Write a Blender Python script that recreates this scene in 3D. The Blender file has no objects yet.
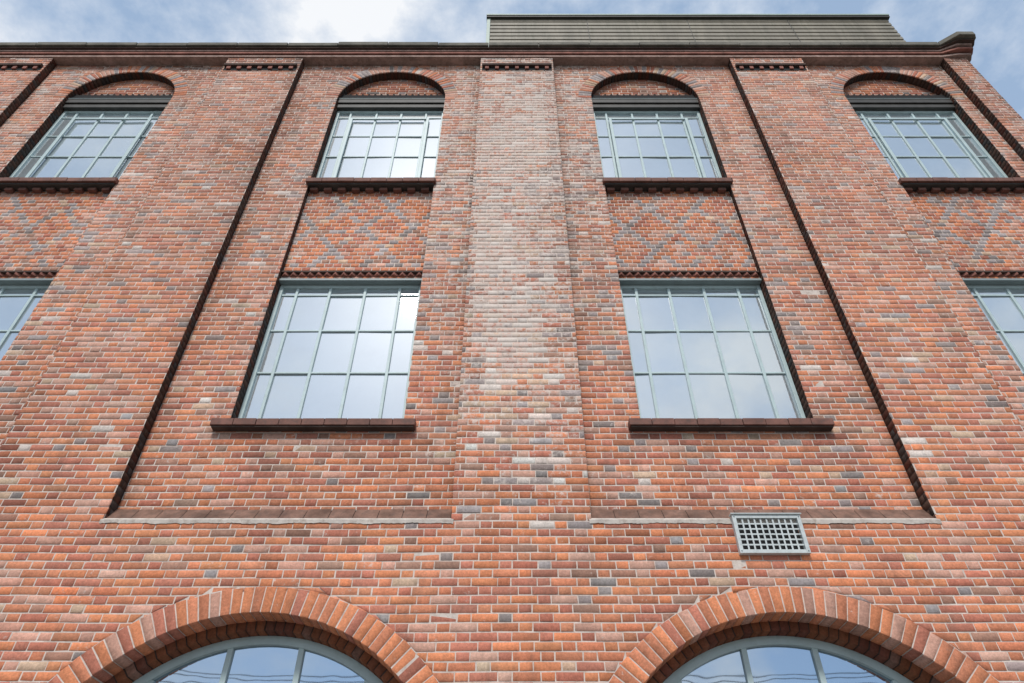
import bpy, math, random
import numpy as np
from mathutils import Vector, noise as mnoise
random.seed(11); np.random.seed(7)
scene=bpy.context.scene
COURSE=.075

# ------------------------------------------------------------------ materials
def new_mat(name):
    m=bpy.data.materials.new(name); m.use_nodes=True
    nt=m.node_tree; b=nt.nodes['Principled BSDF']
    return m,nt,b
def noise(nt,scale,detail=4,rough=.6,coord=None,vec_scale=None):
    n=nt.nodes.new('ShaderNodeTexNoise'); n.inputs['Scale'].default_value=scale
    n.inputs['Detail'].default_value=detail; n.inputs['Roughness'].default_value=rough
    if coord is not None:
        if vec_scale:
            mp=nt.nodes.new('ShaderNodeMapping'); mp.inputs['Scale'].default_value=vec_scale
            nt.links.new(coord,mp.inputs['Vector']); coord=mp.outputs[0]
        nt.links.new(coord,n.inputs['Vector'])
    return n.outputs['Fac']
def maprange(nt,src,a,b,c,d):
    n=nt.nodes.new('ShaderNodeMapRange'); nt.links.new(src,n.inputs[0])
    for i,v in enumerate((a,b,c,d)): n.inputs[1+i].default_value=v
    return n.outputs[0]
def mix(nt,fac,a,b,mode='MIX'):
    n=nt.nodes.new('ShaderNodeMix'); n.data_type='RGBA'; n.blend_type=mode
    if isinstance(fac,(int,float)): n.inputs[0].default_value=fac
    else: nt.links.new(fac,n.inputs[0])
    for i,s in ((6,a),(7,b)):
        if isinstance(s,tuple): n.inputs[i].default_value=(*s[:3],1)
        else: nt.links.new(s,n.inputs[i])
    return n.outputs[2]
def math_n(nt,op,a,b):
    n=nt.nodes.new('ShaderNodeMath'); n.operation=op
    for i,s in enumerate((a,b)):
        if isinstance(s,(int,float)): n.inputs[i].default_value=s
        else: nt.links.new(s,n.inputs[i])
    return n.outputs[0]
def bump(nt,b,h,strength,dist):
    n=nt.nodes.new('ShaderNodeBump'); n.inputs['Strength'].default_value=strength
    n.inputs['Distance'].default_value=dist
    nt.links.new(h,n.inputs['Height']); nt.links.new(n.outputs[0],b.inputs['Normal'])
def coords(nt):
    return nt.nodes.new('ShaderNodeTexCoord').outputs['Object']

def make_brick_mat():
    m,nt,b=new_mat('weathered_brick'); co=coords(nt)
    at=nt.nodes.new('ShaderNodeAttribute'); at.attribute_name='bcol'
    fine=noise(nt,45,5,.75,co); blot=noise(nt,9,5,.65,co); big=noise(nt,.55,4,.6,co)
    def grey(v):
        cc=nt.nodes.new('ShaderNodeCombineColor')
        for i in range(3): nt.links.new(v,cc.inputs[i])
        return cc.outputs[0]
    c=mix(nt,1.0,at.outputs['Color'],grey(maprange(nt,fine,.3,.7,.70,1.26)),'MULTIPLY')
    c=mix(nt,1.0,c,grey(maprange(nt,blot,.3,.7,.84,1.15)),'MULTIPLY')
    c=mix(nt,1.0,c,grey(maprange(nt,big,.35,.65,.86,1.10)),'MULTIPLY')
    # sooty vertical stains
    st=noise(nt,2.2,5,.65,co,(1.8,1.8,.30))
    c=mix(nt,maprange(nt,st,.53,.72,0,.40),c,(.16,.11,.085))
    # mortar smears / lime bloom
    sm=noise(nt,17,6,.75,co)
    thr=math_n(nt,'SUBTRACT',.72,math_n(nt,'MULTIPLY',at.outputs['Alpha'],.34))
    d=math_n(nt,'SUBTRACT',sm,thr)
    c=mix(nt,maprange(nt,d,0,.12,0,.75),c,(.68,.59,.52))
    nt.links.new(c,b.inputs['Base Color']); b.inputs['Roughness'].default_value=.9
    b.inputs['Specular IOR Level'].default_value=.2
    bump(nt,b,noise(nt,70,6,.75,co),.6,.007)
    return m
def make_simple(name,col,rough=.7,var=.15,scale=6,bs=.3,bd=.004,bscale=60,metal=0,dirt=None,spec=.4,stretch=None):
    m,nt,b=new_mat(name); co=coords(nt)
    n=noise(nt,scale,5,.65,co,stretch)
    lo=tuple(c*(1-var) for c in col); hi=tuple(min(1,c*(1+var)) for c in col)
    c=mix(nt,maprange(nt,n,.32,.68,0,1),lo,hi)
    if dirt:
        n2=noise(nt,scale*2.7,6,.7,co,stretch)
        c=mix(nt,maprange(nt,n2,.5,.72,0,.8),c,dirt)
    nt.links.new(c,b.inputs['Base Color']); b.inputs['Roughness'].default_value=rough
    b.inputs['Metallic'].default_value=metal
    b.inputs['Specular IOR Level'].default_value=spec
    bump(nt,b,noise(nt,bscale,5,.7,co),bs,bd)
    return m
M_BRICK=make_brick_mat()
M_MORTAR=make_simple('lime_mortar',(.66,.57,.50),.95,.16,5,.6,.006,120,dirt=(.38,.29,.23),spec=.2)
M_MORTARD=make_simple('shade_dark_mortar',(.07,.052,.044),.95,.3,5,.6,.006,120,spec=.2)  # dark copy of the mortar, recess shade put into its colour
M_FRAME=make_simple('painted_steel_sage',(.46,.57,.57),.45,.08,3,.1,.001,40,dirt=(.38,.47,.46))
M_SILL=make_simple('quarry_tile_sill',(.17,.075,.055),.75,.3,7,.4,.004,60,dirt=(.09,.06,.05))
M_DARKWOOD=make_simple('dark_head_board',(.05,.047,.042),.6,.3,5,.3,.003,40)
M_STEEL=make_simple('lintel_steel',(.22,.27,.27),.5,.1,5,.1,.001,40)
M_LEDGE=make_simple('weathered_ledge',(.20,.115,.085),.9,.4,6,.6,.008,50,dirt=(.12,.085,.07),spec=.2)
M_BEAD=make_simple('cement_bead',(.58,.52,.46),.9,.25,4,.6,.006,50,dirt=(.30,.23,.18),spec=.2)
M_COPING=make_simple('stone_coping',(.14,.13,.105),.85,.35,3,.5,.006,50,dirt=(.06,.065,.05))
M_CORBRED=make_simple('moulded_brick_cornice',(.30,.125,.095),.85,.3,6,.4,.005,50,dirt=(.12,.07,.055),spec=.25)
M_CORPALE=make_simple('moulded_brick_band',(.36,.25,.21),.85,.3,6,.4,.005,50,dirt=(.14,.10,.08),spec=.25)
M_CORDARK=make_simple('shade_dark_brick_band',(.08,.05,.04),.85,.3,6,.4,.005,50,dirt=(.04,.038,.03),spec=.25)  # shade of undersides and gaps painted in as dark brick
M_CLAD=make_simple('roof_louvre_metal',(.24,.215,.165),.6,.18,1.5,.1,.002,30,dirt=(.14,.135,.095),stretch=(3,1,.4))
M_TRIM=make_simple('roof_trim_metal',(.34,.42,.36),.5,.08,3,.1,.001,30)
M_DARK=make_simple('dark_void',(.012,.013,.014),.9,.1,3,0,.001,10)
M_VENT=make_simple('vent_paint',(.56,.60,.59),.5,.08,6,.1,.001,40,dirt=(.36,.39,.38))
M_ROOF=make_simple('roof_felt',(.08,.08,.08),.9,.2,2)
M_ASPHALT=make_simple('asphalt',(.05,.05,.052),.9,.2,2,.6,.01,90)
M_PAVE=make_simple('paving_concrete',(.28,.27,.25),.9,.15,2,.4,.006,50)
M_KERB=make_simple('kerb_stone',(.32,.31,.29),.85,.12,3,.4,.005,50)
M_GROUND=make_simple('ground_grit',(.16,.15,.13),.95,.2,.5,.5,.01,20)
M_LINE=make_simple('road_paint',(.75,.74,.70),.7,.08,6)
M_WOOD=make_simple('pole_wood',(.14,.10,.07),.85,.25,4)
M_WIRE=make_simple('cable_rubber',(.02,.02,.02),.6,.1,4)

def make_glass(name,base,gloss,tint,var=.86):
    m,nt,b=new_mat(name); co=coords(nt)
    n=noise(nt,1.3,4,.6,co)
    c=mix(nt,maprange(nt,n,.35,.65,0,1),tuple(x*var for x in base),base)
    nt.links.new(c,b.inputs['Base Color']); b.inputs['Roughness'].default_value=.35
    g=nt.nodes.new('ShaderNodeBsdfGlossy'); g.inputs['Roughness'].default_value=.02
    g.inputs['Color'].default_value=(*tint,1)
    bp=nt.nodes.new('ShaderNodeBump'); bp.inputs['Strength'].default_value=.15; bp.inputs['Distance'].default_value=.01
    nt.links.new(noise(nt,1.8,2,.5,co),bp.inputs['Height']); nt.links.new(bp.outputs[0],g.inputs['Normal'])
    mx=nt.nodes.new('ShaderNodeMixShader'); mx.inputs[0].default_value=gloss
    nt.links.new(b.outputs[0],mx.inputs[1]); nt.links.new(g.outputs[0],mx.inputs[2])
    nt.links.new(mx.outputs[0],nt.nodes['Material Output'].inputs[0])
    return m
M_GLASS=make_glass('window_glass_frosted',(.36,.41,.43),.46,(.90,.96,1))
M_GLASS2=make_glass('window_glass_clear',(.08,.11,.14),.62,(.66,.78,.90))

# ------------------------------------------------------------------ mesh helpers
class MB:
    def __init__(s): s.v=[]; s.f=[]; s.mi=[]; s.mats=[]
    def m(s,mat):
        if mat not in s.mats: s.mats.append(mat)
        return s.mats.index(mat)
    def box(s,x0,x1,y0,y1,z0,z1,mat,bev=0):
        i=s.m(mat); n=len(s.v)
        s.v+=[(x0,y0,z0),(x1,y0,z0),(x1,y1,z0),(x0,y1,z0),(x0,y0,z1),(x1,y0,z1),(x1,y1,z1),(x0,y1,z1)]
        fs=[(0,3,2,1),(4,5,6,7),(0,1,5,4),(1,2,6,5),(2,3,7,6),(3,0,4,7)]
        s.f+=[tuple(n+a for a in q) for q in fs]; s.mi+=[i]*6
    def quad(s,p,mat):
        n=len(s.v); s.v+=[tuple(a) for a in p]; s.f.append(tuple(range(n,n+len(p)))); s.mi.append(s.m(mat))
    def prism(s,poly,z0,z1,mat):
        i=s.m(mat); n=len(s.v); k=len(poly)
        s.v+=[(x,y,z0) for x,y in poly]+[(x,y,z1) for x,y in poly]
        s.f.append(tuple(n+a for a in reversed(range(k)))); s.f.append(tuple(n+k+a for a in range(k))); s.mi+=[i,i]
        for a in range(k):
            b=(a+1)%k; s.f.append((n+a,n+b,n+k+b,n+k+a)); s.mi.append(i)
    def cyl(s,p0,p1,r0,r1,mat,seg=10):
        i=s.m(mat); n=len(s.v); p0=Vector(p0); p1=Vector(p1); d=(p1-p0).normalized()
        a=d.orthogonal().normalized(); b=d.cross(a)
        for p,r in ((p0,r0),(p1,r1)):
            for k in range(seg):
                t=2*math.pi*k/seg; q=p+a*math.cos(t)*r+b*math.sin(t)*r; s.v.append(tuple(q))
        for k in range(seg):
            l=(k+1)%seg; s.f.append((n+k,n+l,n+seg+l,n+seg+k)); s.mi.append(i)
        s.f.append(tuple(n+a for a in reversed(range(seg)))); s.f.append(tuple(n+seg+a for a in range(seg))); s.mi+=[i,i]
    def build(s,name,parent=None,bevel=0):
        me=bpy.data.meshes.new(name); me.from_pydata(s.v,[],s.f); 
        for m in s.mats: me.materials.append(m)
        me.polygons.foreach_set('material_index',s.mi); me.update()
        o=bpy.data.objects.new(name,me); scene.collection.objects.link(o)
        if parent: o.parent=parent
        if bevel:
            bm=o.modifiers.new('bev','BEVEL'); bm.width=bevel; bm.segments=2; bm.limit_method='ANGLE'
        return o
def empty(name):
    e=bpy.data.objects.new(name,None); scene.collection.objects.link(e); return e

# ------------------------------------------------------------------ brick colours
PAL=dict(orange=(.64,.245,.135),bright=(.71,.265,.13),red=(.52,.195,.13),pink=(.63,.35,.26),
 brown=(.41,.225,.16),grey=(.30,.25,.23),blue=(.39,.33,.315),buff=(.62,.42,.29),cream=(.72,.62,.55))
KEYS=list(PAL)
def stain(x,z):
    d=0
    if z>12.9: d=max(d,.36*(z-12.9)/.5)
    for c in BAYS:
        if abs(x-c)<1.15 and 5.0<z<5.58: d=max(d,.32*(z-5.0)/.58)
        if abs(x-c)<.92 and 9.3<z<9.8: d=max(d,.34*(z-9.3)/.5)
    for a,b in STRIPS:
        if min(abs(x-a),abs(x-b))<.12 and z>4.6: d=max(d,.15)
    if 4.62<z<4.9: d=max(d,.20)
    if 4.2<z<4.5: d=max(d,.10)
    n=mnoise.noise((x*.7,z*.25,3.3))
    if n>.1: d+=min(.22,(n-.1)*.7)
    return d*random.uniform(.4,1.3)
def col_main(x,z,hdr,lat=False):
    if z<5:   w=[44,20,24,11,  4,.8, .5, 2,  0]
    elif z<8: w=[40,13,25,16, 4.5,1.3,1.4, 3,  .7]
    else:     w=[34, 8,23,24, 5, 1.5,3, 3,  1.8]
    sm=.27+max(0,min(1,(z-4.5)/6))*.27
    ax=abs(x-.09)
    if ax<.64 and z>4.3:
        t=max(0,min(1,(z-4.3)/1.5)); t*=1 if z<11.5 else .75
        w=[a*(1-.72*t)+b*t for a,b in zip(w,[7,3,7,24,3,2,8,10,24] if ax<.42 else [11,4,10,16,5,4,11,5,6])]
        sm+=.34*t
        pt=mnoise.noise((x*1.3+7,z*.8,0))
        if ax<.5 and pt>-.12 and z<12: sm+=min(.5,(pt+.12)*1.6)*t
    elif ax<1.25 and z>5.0:
        t=max(0,min(1,(z-5)/3))
        w=[a*(1-.5*t)+b*t for a,b in zip(w,[9,3,10,14,5,5,11,3,4])]; sm+=.18*t
    elif z>4.6:
        for c in BAYS:
            if .9<abs(x-c)<1.2: w=[a*.8+b for a,b in zip(w,[0,0,4,8,5,4,7,0,1])]
    g=math.sin(x*1.7+2.1*math.sin(z*.9))+math.sin(z*2.3+1.4*math.sin(x*1.1+4))
    if g>1.25: w[4]+=7; w[5]+=3; w[6]+=2
    if hdr: w[5]+=1.2; w[6]+=1.6
    k=random.choices(KEYS,w)[0]; c=PAL[k]
    s=random.gauss(1,.085); s=max(.74,min(1.25,s)); h=random.gauss(0,.03)
    f=max(0,min(.34,(z-4.5)*.045))  # upper bricks pale with height, haze mixed into their colour
    c=[c[0]*s*(1+h),c[1]*s*(1-h*.6),c[2]*s*(1-h)]
    c=[a*(1-f)+f*b for a,b in zip(c,(.60,.39,.31))]
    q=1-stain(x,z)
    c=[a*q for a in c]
    return (*c,max(0,min(1,sm+random.gauss(0,.1))))
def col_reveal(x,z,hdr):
    k=random.choices(['red','brown','grey'],[30,45,25])[0]; s=random.gauss(.17,.02)  # dirty brick tones, dimmed so the recess shade is painted in
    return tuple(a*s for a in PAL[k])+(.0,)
def col_arch(x,z,hdr):
    k=random.choices(['bright','orange','red','pink'],[36,34,16,14])[0]; s=random.gauss(.92,.09)
    return tuple(a*s for a in PAL[k])+(.3,)
def col_arch_up(x,z,hdr):
    k=random.choices(['blue','pink','red','grey','orange','buff'],[24,32,14,6,18,8])[0]; s=random.gauss(.92,.07)
    return tuple(a*s for a in PAL[k])+(.45,)

# ------------------------------------------------------------------ brick layer
def warp(u,v): return .0035*math.sin(u*.9+v*1.7)+.0022*math.sin(u*2.9+v*.8+5)
class Bricks:
    def __init__(s): s.V=[]; s.C=[]; s.mv=[]; s.mf=[]
    def emit(s,corners,plane,col,depth=.012,jit=.0022):
        O,U,W,N=plane
        cu=sum(c[0] for c in corners)/4; cv=sum(c[1] for c in corners)/4
        off=random.gauss(0,.0014)
        j=[(c[0]+random.uniform(-jit,jit),c[1]+random.uniform(-jit,jit)) for c in corners]
        rings=[[(u,v,-depth) for u,v in j],[(u,v,-.0035+off) for u,v in j],
               [(u+(cu-u)*random.uniform(.03,.06),v+(cv-v)*random.uniform(.05,.12),off+random.uniform(-.0011,.0011)) for u,v in j]]
        for r in rings:
            for (u,v,n) in r:
                s.V.append((O[0]+U[0]*u+W[0]*v+N[0]*n,O[1]+U[1]*u+W[1]*v+N[1]*n,O[2]+U[2]*u+W[2]*v+N[2]*n))
        s.C.append(col)
    def mortar(s,pts):
        n=len(s.mv); s.mv+=pts; s.mf.append(tuple(range(n,n+len(pts))))
    def region(s,plane,u0,u1,v0,v1,holes=(),colf=col_main,phase=0,world=None,heads=False):
        O,U,W,N=plane
        P=lambda u,v,n:(O[0]+U[0]*u+W[0]*v+N[0]*n,O[1]+U[1]*u+W[1]*v+N[1]*n,O[2]+U[2]*u+W[2]*v+N[2]*n)
        k0=int(math.floor(v0/COURSE+1e-6)); k1=int(math.ceil(v1/COURSE-1e-6))
        for k in range(k0,k1):
            r0=max(k*COURSE,v0); r1=min((k+1)*COURSE,v1)
            if r1-r0<.004: continue
            iv=[(u0,u0,u1,u1)]
            mid=(r0+r1)/2
            for (cu,cv,R,jw,vb) in holes:
                if mid<vb: continue
                if mid<cv: w0=w1=jw
                else:
                    w0=math.sqrt(max(0,R*R-max(0,r0-cv)**2)); w1=math.sqrt(max(0,R*R-max(0,r1-cv)**2))
                if w0<=.001: continue
                ni=[]
                for (a0,a1,b0,b1) in iv:
                    if b0<=cu-w0 and b1<=cu-w1 or a0>=cu+w0 and a1>=cu+w1: ni.append((a0,a1,b0,b1)); continue
                    if a0<cu-w0 or a1<cu-w1: ni.append((a0,a1,max(a0,min(b0,cu-w0)),max(a1,min(b1,cu-w1))))
                    if b0>cu+w0 or b1>cu+w1: ni.append((min(b0,max(a0,cu+w0)),min(b1,max(a1,cu+w1)),b0,b1))
                iv=ni
            for (a0,a1,b0,b1) in iv:
                if max(b0-a0,b1-a1)<.004: continue
                s.mortar([P(a0,r0,-.0045),P(b0,r0,-.0045),P(b1,r1,-.0045),P(a1,r1,-.0045)])
            if r1-r0<.022: continue
            vj=.0054
            if heads:
                u=math.floor((u0-.4)/.1125)*.1125+(.05625 if k%2 else 0)+phase
            else:
                u=math.floor((u0-.4)/.3375)*.3375+(.16875 if k%2 else 0)+phase+random.uniform(-.010,.010)
            hdr=False
            while u<u1:
                L=.1125 if (hdr or heads) else .225
                a,b=u+.005,u+L-.005
                if b>u0:
                    for (a0,a1,b0,b1) in iv:
                        bl=max(a,a0); tl=max(a,a1); br=min(b,b0); tr=min(b,b1)
                        if br-bl<.012 and tr-tl<.012: continue
                        if br<bl: br=bl
                        if tr<tl: tr=tl
                        x,y,z=P((bl+br)/2,mid,0)
                        s.emit([(bl,r0+vj+warp(bl,mid)),(br,r0+vj+warp(br,mid)),(tr,r1-vj+warp(tr,mid)),(tl,r1-vj+warp(tl,mid))],plane,colf(x if world is None else world,z,hdr))
                u+=L; hdr=not hdr
    def ring(s,cx,cz,r0,r1,yf,yb,n,colf,a0=0,a1=math.pi,split=False):
        plane=((0,yf,0),(1,0,0),(0,0,1),(0,-1,0))
        for i in range(n):
            t0=a0+(a1-a0)*i/n; t1=a0+(a1-a0)*(i+1)/n
            g0=.0052/r0; g1=.0052/r1
            p,q=r0+.001,r1-.001+random.uniform(-.004,.002)
            cs=[(cx+p*math.cos(t1-g0),cz+p*math.sin(t1-g0)),(cx+p*math.cos(t0+g0),cz+p*math.sin(t0+g0)),
                (cx+q*math.cos(t0+g1),cz+q*math.sin(t0+g1)),(cx+q*math.cos(t1-g1),cz+q*math.sin(t1-g1))]
            s.emit(cs,plane,colf(cx,cz,False),depth=yb-yf,jit=.0016)
        S=64
        for i in range(S):
            t0=a0+(a1-a0)*i/S; t1=a0+(a1-a0)*(i+1)/S
            c0,s0,c1,s1=math.cos(t0),math.sin(t0),math.cos(t1),math.sin(t1); y=yf+.0045; q=r0+.006
            s.mortar([(cx+q*c0,y,cz+q*s0),(cx+r1*c0,y,cz+r1*s0),(cx+r1*c1,y,cz+r1*s1),(cx+q*c1,y,cz+q*s1)])
            s.mortar([(cx+q*c0,y,cz+q*s0),(cx+q*c1,y,cz+q*s1),(cx+q*c1,yb,cz+q*s1),(cx+q*c0,yb,cz+q*s0)])
    def build(s,name,parent,mm_mat=None):
        nb=len(s.C); V=np.array(s.V,dtype=np.float32)
        base=[(8,9,10,11)]
        for a in range(4):
            b=(a+1)%4; base.append((a,b,4+b,4+a)); base.append((4+a,4+b,8+b,8+a))
        base=np.array(base,dtype=np.int32)
        F=(base[None]+(np.arange(nb)*12)[:,None,None]).reshape(-1,4)
        me=bpy.data.meshes.new(name); me.vertices.add(len(V)); me.vertices.foreach_set('co',V.ravel())
        me.loops.add(F.size); me.loops.foreach_set('vertex_index',F.ravel())
        me.polygons.add(len(F)); me.polygons.foreach_set('loop_start',np.arange(len(F))*4)
        try: me.polygons.foreach_set('loop_total',np.full(len(F),4))
        except Exception: pass
        me.update(calc_edges=True); me.validate()
        at=me.attributes.new('bcol','FLOAT_COLOR','POINT')
        C=np.repeat(np.array(s.C,dtype=np.float32),12,axis=0); at.data.foreach_set('color',C.ravel())
        me.materials.append(M_BRICK)
        o=bpy.data.objects.new(name,me); scene.collection.objects.link(o); o.parent=parent
        mm=bpy.data.meshes.new(name+'_mortar'); mm.from_pydata(s.mv,[],s.mf); mm.materials.append(mm_mat or M_MORTAR)
        o2=bpy.data.objects.new('mortar_bed',mm); scene.collection.objects.link(o2); o2.parent=parent
        print('bricks',nb)

def front(d): return ((0,d,0),(1,0,0),(0,0,1),(0,-1,0))
def side(x,sgn): return ((x,0,0),(0,1,0),(0,0,1),(sgn,0,0))   # u = depth (y)

# ------------------------------------------------------------------ layout (metres)
BAYS=[-10.9,-6.62,-2.03,2.24,6.52]; HB=.905
ARCH=[-10.8,-6.42,-2.08,2.26,6.60]
STRIPS=[(-13.8,-12.5),(-9.45,-8.14),(-5.03,-3.71),(-.55,.72),(3.86,5.13),(7.66,8.05)]
XL,XR=-13.8,8.05
PD=.14; SD=.235; WD=.31; ZT=13.42; ZL=4.5; ZSP=12.29
B=empty('brick_building')
bk=Bricks(); rv=Bricks()
R1,R2=1.68,1.90; ZA=2.0
bk.region(front(0),XL,XR,0,ZL,[(c,ZA,R2,R1,0.0) for c in ARCH])
for a,b in STRIPS: bk.region(front(0),a,b,ZL,ZT)
for i in range(len(STRIPS)-1):
    p0=STRIPS[i][1]; p1=STRIPS[i+1][0]; c=BAYS[i]
    bk.region(front(PD),p0,p1,ZL+.12,ZT,[(c,ZSP,HB+.215,HB,5.66)])
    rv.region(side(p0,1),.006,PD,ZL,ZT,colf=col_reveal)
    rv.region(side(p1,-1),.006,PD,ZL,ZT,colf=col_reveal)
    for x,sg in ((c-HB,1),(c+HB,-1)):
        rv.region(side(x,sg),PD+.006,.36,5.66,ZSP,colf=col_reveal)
    bk.ring(c,ZSP,HB,HB+.215,PD,.16,44,col_arch_up)
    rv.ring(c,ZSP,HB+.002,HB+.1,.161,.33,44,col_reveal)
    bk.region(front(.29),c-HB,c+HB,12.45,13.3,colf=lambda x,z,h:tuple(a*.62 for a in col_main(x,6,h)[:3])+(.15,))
    # spandrel with diaper work laid in headers
    def spc(x,z,h,c=c):
        u=(x-c); v=(z-8.94)*.75
        P=.675
        m1=((u+v+P*20+.06)%P); m2=((u-v+P*20+.06)%P)
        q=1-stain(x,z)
        if (m1<.12 or m2<.12) and 8.2<z<9.66 and random.random()<.92:
            k=random.choices(['blue','grey','buff','blue','brown'],[44,14,7,26,10])[0]; s=random.gauss(1.02,.1)*q
            return tuple(a*s for a in PAL[k])+(.42,)
        k=random.choices(['orange','bright','red','pink','brown','blue'],[40,12,22,22,4,2])[0]; s=random.gauss(1,.08)*q
        return tuple(a*s for a in PAL[k])+(.42,)
    bk.region(front(SD),c-HB,c+HB,7.92,9.80,colf=spc,heads=True,phase=c%.1125)
for c in ARCH:
    bk.ring(c,ZA,R1,R2,-.004,.2,64,col_arch)
    rv.ring(c,ZA,1.605,1.82,.2,.42,64,lambda a,b,h:tuple(x*.36 for x in col_arch(a,b,h)[:3])+(.05,))  # inner ring dimmed, soffit shade painted into its bricks
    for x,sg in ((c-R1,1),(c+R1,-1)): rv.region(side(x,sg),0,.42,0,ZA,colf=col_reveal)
bk.region(side(XR,1),0,9,0,ZT)
bk.region(side(XL,-1),0,9,0,ZT)
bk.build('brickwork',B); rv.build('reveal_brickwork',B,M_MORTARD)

# ------------------------------------------------------------------ body and roof
mb=MB()
mb.box(XL+.03,XR-.03,.46,9,0,13.45,M_ROOF); mb.build('roof_and_core',B)

# cornice
mb=MB()
def cor(p,f,z0,z1,mat):
    q=p
    poly=[(XL-q,-p),(7.66-.02,-p),(7.9,-p-f),(XR+q+.06,-p-f),(XR+q+.10,-p-f+.10),(XR+q+.10,9+q),(XL-q,9+q)]
    mb.prism(poly,z0,z1,mat)
cor(.022,.04,13.42,13.470,M_CORPALE)
cor(.016,.035,13.470,13.500,M_CORDARK)
cor(.046,.09,13.500,13.545,M_CORBRED)
cor(.026,.07,13.545,13.585,M_DARK)  # black band painting the shade line between courses
cor(.046,.12,13.585,13.630,M_CORPALE)
cor(.082,.15,13.630,13.665,M_CORDARK)
mb.build('cornice',B,.004)
mb=MB()
x=XL-.12
while x<7.64:
    L=min(.9,7.645-x); dz=random.uniform(-.010,.010); dy=random.uniform(-.007,.007)
    mb.box(x+.004,x+L-.004,-.118+dy,.5,13.668,13.78+dz,M_COPING); x+=L
mb.prism([(7.65,-.12),(7.9,-.31),(XR+.13,-.31),(XR+.18,-.24),(XR+.18,.5),(7.65,.5)],13.668,13.785,M_COPING)
mb.build('coping_stones',B,.012)

# pilaster caps (dentils)
mb=MB()
for a,b in STRIPS[:-1]:
    mb.box(a+.03,b-.03,-.055,.0,13.06,13.12,M_CORDARK)
    n=7; w=(b-a-.06)
    mb.box(a+.03,b-.03,-.006,.001,12.95,13.06,M_DARK)  # black strip, shade of the slits between teeth painted on
    for i in range(n):
        x0=a+.03+w*i/n
        mb.box(x0+.055,x0+w/n-.055,-.035,-.0065,12.975,13.059,M_CORBRED)
mb.build('pilaster_dentils',B,.004)

# sloping ledges + cement bead
for i in range(len(STRIPS)-1):
    p0=STRIPS[i][1]; p1=STRIPS[i+1][0]
    mb=MB(); x=p0
    while x<p1-.01:
        L=min(.225,p1-x); j=random.uniform(-.005,.005)
        mb.quad([(x+.003,-.002+j,ZL-.001),(x+L-.003,-.002+j,ZL-.001),(x+L-.003,PD-.010,ZL+.185+j),(x+.003,PD-.010,ZL+.185+j)],M_LEDGE); x+=L
    mb.quad([(p0,.006,ZL-.004),(p1,.006,ZL-.004),(p1,PD-.004,ZL+.178),(p0,PD-.004,ZL+.178)],M_MORTARD)
    mb.build('ledge',B)
    mb=MB(); n=200; pts=[]
    for k in range(n+1):
        x=p0-.02+(p1-p0+.04)*k/n
        h=.030+.004*math.sin(k*.37+i)+.004*math.sin(k*.11+2*i)+random.uniform(-.004,.004); h=max(.010,h)
        pts.append((x,h))
    for k in range(n):
        (xa,ha),(xb,hb)=pts[k],pts[k+1]
        mb.quad([(xa,-.006,ZL-ha*.8),(xb,-.006,ZL-hb*.8),(xb,-.010,ZL+.012),(xa,-.010,ZL+.012)],M_BEAD)
        mb.quad([(xa,-.010,ZL+.012),(xb,-.010,ZL+.012),(xb,.015,ZL+.036),(xa,.015,ZL+.036)],M_BEAD)
    mb.build('ledge_mortar_bead',B)

# sills, lintels, windows
def window(c,z0,z1,cols,rows,y,name,sash=None):
    mb=MB(); x0,x1=c-HB+.004,c+HB-.004; fw=.045
    mb.box(x0,x0+fw,y-.02,y+.05,z0,z1,M_FRAME); mb.box(x1-fw,x1,y-.02,y+.05,z0,z1,M_FRAME)
    mb.box(x0+fw,x1-fw,y-.018,y+.05,z0,z0+fw,M_FRAME); mb.box(x0+fw,x1-fw,y-.018,y+.05,z1-fw,z1,M_FRAME)
    xs=[x0+(x1-x0)*t for t in cols]; zs=[z0+(z1-z0)*t for t in rows]
    for x in xs: mb.box(x-.017,x+.017,y-.008,y+.03,z0+fw,z1-fw,M_FRAME)
    for z in zs: mb.box(x0+fw,x1-fw,y-.004,y+.027,z-.012,z+.012,M_FRAME)
    if sash:
        a,b,lo,hi,tilt=sash
        xa,xb=x0+(x1-x0)*a,x0+(x1-x0)*b; za,zb=z0+(z1-z0)*lo,z0+(z1-z0)*hi
        for q in ((xa-.03,xa+.016,za,zb),(xb-.016,xb+.03,za,zb)):
            mb.box(q[0],q[1],y-.040,y-.009,q[2],q[3],M_FRAME)
        mb.box(xa+.016,xb-.016,y-.038,y-.009,za-.01,za+.03,M_FRAME)
        mb.box(xa+.016,xb-.016,y-.038,y-.009,zb-.022,zb+.008,M_FRAME)
    o=mb.build(name+'_frame',B,.004)
    g=MB(); X=[x0+fw*.5]+xs+[x1-fw*.5]; Z=[z0+fw*.5]+zs+[z1-fw*.5]
    for i in range(len(X)-1):
        for j in range(len(Z)-1):
            t=[random.uniform(-.004,.004) for _ in range(3)]
            yy=y+.014
            g.quad([(X[i],yy+t[0],Z[j]),(X[i+1],yy+t[1],Z[j]),(X[i+1],yy+t[1]+t[2],Z[j+1]),(X[i],yy+t[0]+t[2],Z[j+1])],M_GLASS)
    g.build(name+'_glass',B)
    k=MB(); k.box(x0,x1,y+.06,y+.08,z0,z1,M_DARK); k.build(name+'_backing',B)

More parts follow.
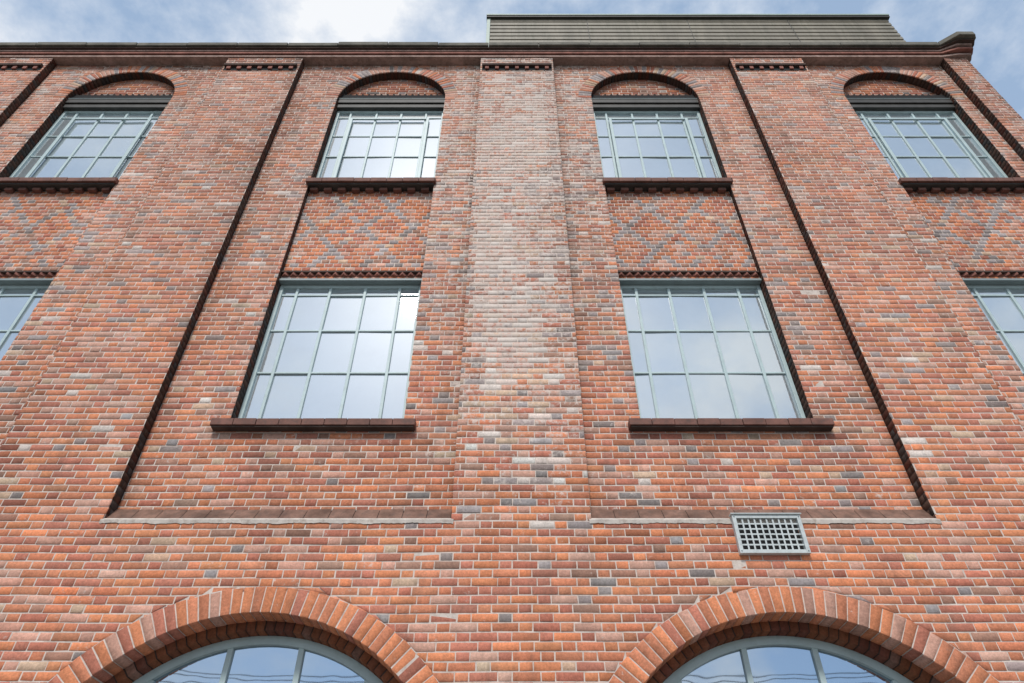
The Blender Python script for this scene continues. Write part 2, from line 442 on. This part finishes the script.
for c in BAYS:
    mb=MB()
    x=c-1.045
    while x<c+1.04:
        L=min(.232,c+1.045-x); j=random.uniform(-.003,.003)
        mb.box(x+.002,x+L-.002,.04+j,.30,5.585,5.665,M_SILL); x+=L
    mb.box(c-1.03,c+1.03,.055,PD+.001,5.565,5.584,M_MORTARD)
    x=c-HB-.03
    while x<c+HB+.02:
        L=min(.232,c+HB+.03-x); j=random.uniform(-.003,.003)
        mb.box(x+.002,x+L-.002,.075+j,.30,9.83,9.915,M_SILL); x+=L
    mb.box(c-HB,c+HB,.11,.30,9.80,9.829,M_DARKWOOD)
    x=c-HB+.03
    while x<c+HB-.1:
        mb.box(x,x+.11,.165,SD,9.745,9.799,M_SILL); x+=.2
    mb.build('sills',B,.006)
    mb=MB()
    mb.box(c-HB-.002,c+HB+.002,SD-.03,.36,7.895,7.93,M_STEEL)
    n=17; w=2*HB/n
    for i in range(n):
        xc=c-HB+w*(i+.5)
        mb.prism([(xc-w*.5,SD),(xc,SD-.05),(xc+w*.5,SD)],7.99,8.03,M_CORBRED)
    mb.box(c-HB+.002,c+HB-.002,SD-.045,SD,8.03,8.06,M_CORDARK)
    # upper head board
    mb.box(c-HB+.003,c+HB-.003,.225,.36,12.13,12.22,M_DARKWOOD)
    mb.box(c-HB+.003,c+HB-.003,.255,.36,12.22,12.25,M_DARKWOOD)
    mb.box(c-HB+.003,c+HB-.003,.205,.36,12.25,12.36,M_DARKWOOD)
    mb.box(c-HB+.003,c+HB-.003,.195,.36,12.36,12.375,M_STEEL)
    mb.box(c-HB+.003,c+HB-.003,.225,.36,12.376,12.53,M_DARK)
    for i in range(n):
        xc=c-HB+w*(i+.5)
        mb.prism([(xc-w*.48,.29),(xc,.22),(xc+w*.48,.29)],12.53,12.58,M_CORDARK)
    mb.build('lintels',B,.003)
    window(c,5.70,7.895,[.125,.355,.60,.84],[.355,.65,.925],WD,'lower_window')
    window(c,9.92,12.13,[.13,.37,.60,.83],[.40,.66,.91],WD,'upper_window',(.16,.85,.03,.88,0))

# arched ground floor windows
for c in ARCH:
    mb=MB(); r0,r1=1.535,1.605; S=56; y0,y1=.33,.40
    for i in range(S):
        t0,t1=math.pi*i/S,math.pi*(i+1)/S
        q=lambda r,t,y:(c+r*math.cos(t),y,ZA+r*math.sin(t))
        mb.quad([q(r0,t0,y0),q(r1,t0,y0),q(r1,t1,y0),q(r0,t1,y0)],M_FRAME)
        mb.quad([q(r0,t0,y0),q(r0,t1,y0),q(r0,t1,y1),q(r0,t0,y1)],M_FRAME)
    for dx in (-.89,-.3,.3,.89):
        zt=ZA+math.sqrt(1.54**2-dx*dx); mb.box(c+dx-.024,c+dx+.024,.34,.38,.9,zt,M_FRAME)
    for z in (.9,2.0,2.9):
        hw=1.53 if z<=2 else math.sqrt(1.53**2-(z-ZA)**2)
        mb.box(c-hw,c+hw,.346,.378,z-.02,z+.02,M_FRAME)
    for sx in (-1,1): mb.box(c+sx*1.565-.04,c+sx*1.565+.04,.33,.40,.9,ZA,M_FRAME)
    mb.box(c-R1+.003,c+R1-.003,.30,.42,0,.88,M_CORBRED)
    mb.build('arched_window_frame',B,.004)
    g=MB(); pts=[(c+1.6,.370,.88)]
    for i in range(41):
        t=math.pi*i/40; pts.append((c+1.6*math.cos(t),.370,ZA+1.6*math.sin(t)))
    pts.append((c-1.6,.370,.88)); g.quad(pts,M_GLASS2); g.build('arched_window_glass',B)

# rooftop louvred plant screen
mb=MB(); rx0,rx1,ry=-.51,8.0,.6
mb.box(rx0+.05,rx1-.05,ry+.08,4.5,13.46,16.40,M_DARKWOOD)
z=13.5; 
while z<16.35:
    mb.box(rx0,rx1,ry,ry+.09,z,z+.115,M_CLAD)
    mb.box(rx0+.01,rx1-.01,ry+.06,ry+.09,z+.115,z+.165,M_DARKWOOD)
    z+=.165
x=rx0+2.1
while x<rx1-.5:
    mb.box(x-.006,x+.006,ry-.004,ry-.0005,13.5,16.38,M_DARKWOOD); x+=2.13
mb.box(rx0-.03,rx1+.03,ry-.06,4.6,16.40,16.46,M_DARKWOOD)
mb.box(rx0-.03,rx1+.03,ry-.075,4.6,16.46,16.51,M_TRIM)
mb.box(rx0-.02,rx0+.05,ry-.02,ry+.1,13.46,16.40,M_TRIM)
mb.build('roof_plant_screen',B,.004)

# ------------------------------------------------------------------ wall vent
mb=MB(); vx0,vx1,vz0,vz1=1.985,2.60,4.175,4.54; y=-.05
f=.034
mb.box(vx0,vx0+f,y,.0,vz0,vz1,M_VENT); mb.box(vx1-f,vx1,y,0,vz0,vz1,M_VENT)
mb.box(vx0+f,vx1-f,y+.001,0,vz0,vz0+f,M_VENT); mb.box(vx0+f,vx1-f,y+.001,0,vz1-f,vz1,M_VENT)
mb.box(vx0+f,vx1-f,-.004,0.003,vz0+f,vz1-f,M_DARK)
nx,nz=10,6
for i in range(1,nx):
    x=vx0+f+(vx1-vx0-2*f)*i/nx; mb.box(x-.0075,x+.0075,y+.012,y+.020,vz0+f,vz1-f,M_VENT)
for i in range(1,nz):
    z=vz0+f+(vz1-vz0-2*f)*i/nz; mb.box(vx0+f,vx1-f,y+.015,y+.022,z-.0075,z+.0075,M_VENT)
mb.box(vx0-.012,vx1+.012,y-.014,-.001,vz1,vz1+.010,M_VENT)
for sx in (vx0+.017,vx1-.017):
    for sz in (vz0+.02,vz1-.02): mb.cyl((sx,y+.002,sz),(sx,y-.005,sz),.007,.006,M_STEEL,8)
mb.build('wall_vent',None,.002)

# ------------------------------------------------------------------ street
def sheet(name,x0,x1,y0,y1,z,mat):
    m=MB(); m.quad([(x0,y0,z),(x1,y0,z),(x1,y1,z),(x0,y1,z)],mat); return m.build(name)
sheet('ground',-1500,1500,-1500,1500,-.13,M_GROUND)
sheet('road',-300,300,-11,-3.2-.15,-.126,M_ASPHALT)
mb=MB(); mb.box(-300,300,-3.2,-.001,-.13,0,M_PAVE); mb.build('pavement')
mb=MB(); mb.box(-300,300,-14,-11.15,-.13,0,M_PAVE); mb.build('pavement')
mb=MB()
for yy in (-3.35,-11.15):
    x=-60
    while x<60: mb.box(x+.003,x+.912,yy+.001,yy+.149,-.13,.004,M_KERB); x+=.915
mb.build('kerb',None,.01)
mb=MB(); x=-60
while x<60: mb.quad([(x,-7.3,-.122),(x+2,-7.3,-.122),(x+2,-7.2,-.122),(x,-7.2,-.122)],M_LINE); x+=5
mb.build('road_marking')
for px in (-26,27):
    mb=MB(); mb.cyl((px,-13,-.1),(px,-13,8.4),.15,.10,M_WOOD); mb.box(px-.05,px+.05,-13.8,-12.2,7.9,8.02,M_WOOD)
    for dy in (-.7,-.25,.25,.7): mb.cyl((px,-13+dy,8.02),(px,-13+dy,8.16),.03,.02,M_WIRE)
    mb.build('utility_pole')
mb=MB()
for dy,s in ((-.7,1.3),(-.25,1.1),(.7,1.5)):
    pr=None
    for k in range(41):
        x=-26+53*k/40; t=(k/40-.5)*2; z=8.15-s*(1-t*t)
        if pr: mb.cyl(pr,(x,-13+dy,z),.012,.012,M_WIRE,6)
        pr=(x,-13+dy,z)
mb.build('overhead_cable')

# ------------------------------------------------------------------ light
w=bpy.data.worlds.new('World'); scene.world=w; w.use_nodes=True; nt=w.node_tree
bg=nt.nodes['Background']; out=nt.nodes['World Output']
SE=math.radians(48)
sky=nt.nodes.new('ShaderNodeTexSky'); sky.sky_type='NISHITA'; sky.sun_disc=False
sky.sun_elevation=SE; sky.air_density=1.0; sky.dust_density=1.0
nt.links.new(sky.outputs[0],bg.inputs[0]); bg.inputs[1].default_value=.15
# clouds: thin bluish haze thickening to white
bg2=nt.nodes.new('ShaderNodeBackground'); bg2.inputs[1].default_value=1.0
tc=nt.nodes.new('ShaderNodeTexCoord')
n1=noise(nt,3.0,9,.60,tc.outputs['Generated'],(1,1,1.5))
cl=maprange(nt,n1,.44,.62,0,1)
colr=mix(nt,cl,(.46,.62,.84),(.95,.97,1.0))
nt.links.new(colr,bg2.inputs[0])
fac=maprange(nt,cl,0,1,.62,.97)
ms=nt.nodes.new('ShaderNodeMixShader'); nt.links.new(fac,ms.inputs[0])
nt.links.new(bg.outputs[0],ms.inputs[1]); nt.links.new(bg2.outputs[0],ms.inputs[2]); nt.links.new(ms.outputs[0],out.inputs[0])
sun=bpy.data.lights.new('sun','SUN'); sun.energy=2.6; sun.angle=math.radians(10); sun.color=(1,.96,.91)
so=bpy.data.objects.new('sun',sun); scene.collection.objects.link(so)
az=math.radians(-8)
dirv=Vector((math.sin(az)*math.cos(SE),-math.cos(az)*math.cos(SE),math.sin(SE)))
so.rotation_euler=dirv.to_track_quat('Z','Y').to_euler()
sky.sun_rotation=math.atan2(dirv.x,dirv.y)

# ------------------------------------------------------------------ camera
cam=bpy.data.cameras.new('camera'); co=bpy.data.objects.new('camera',cam); scene.collection.objects.link(co)
co.location=(0,-5.7,1.6); co.rotation_euler=(math.radians(90+41.7),0,0)
cam.sensor_width=36; cam.lens=24.01; cam.clip_start=.05; cam.clip_end=4000
scene.camera=co
scene.view_settings.view_transform='Standard'; scene.view_settings.look='None'; scene.view_settings.exposure=0
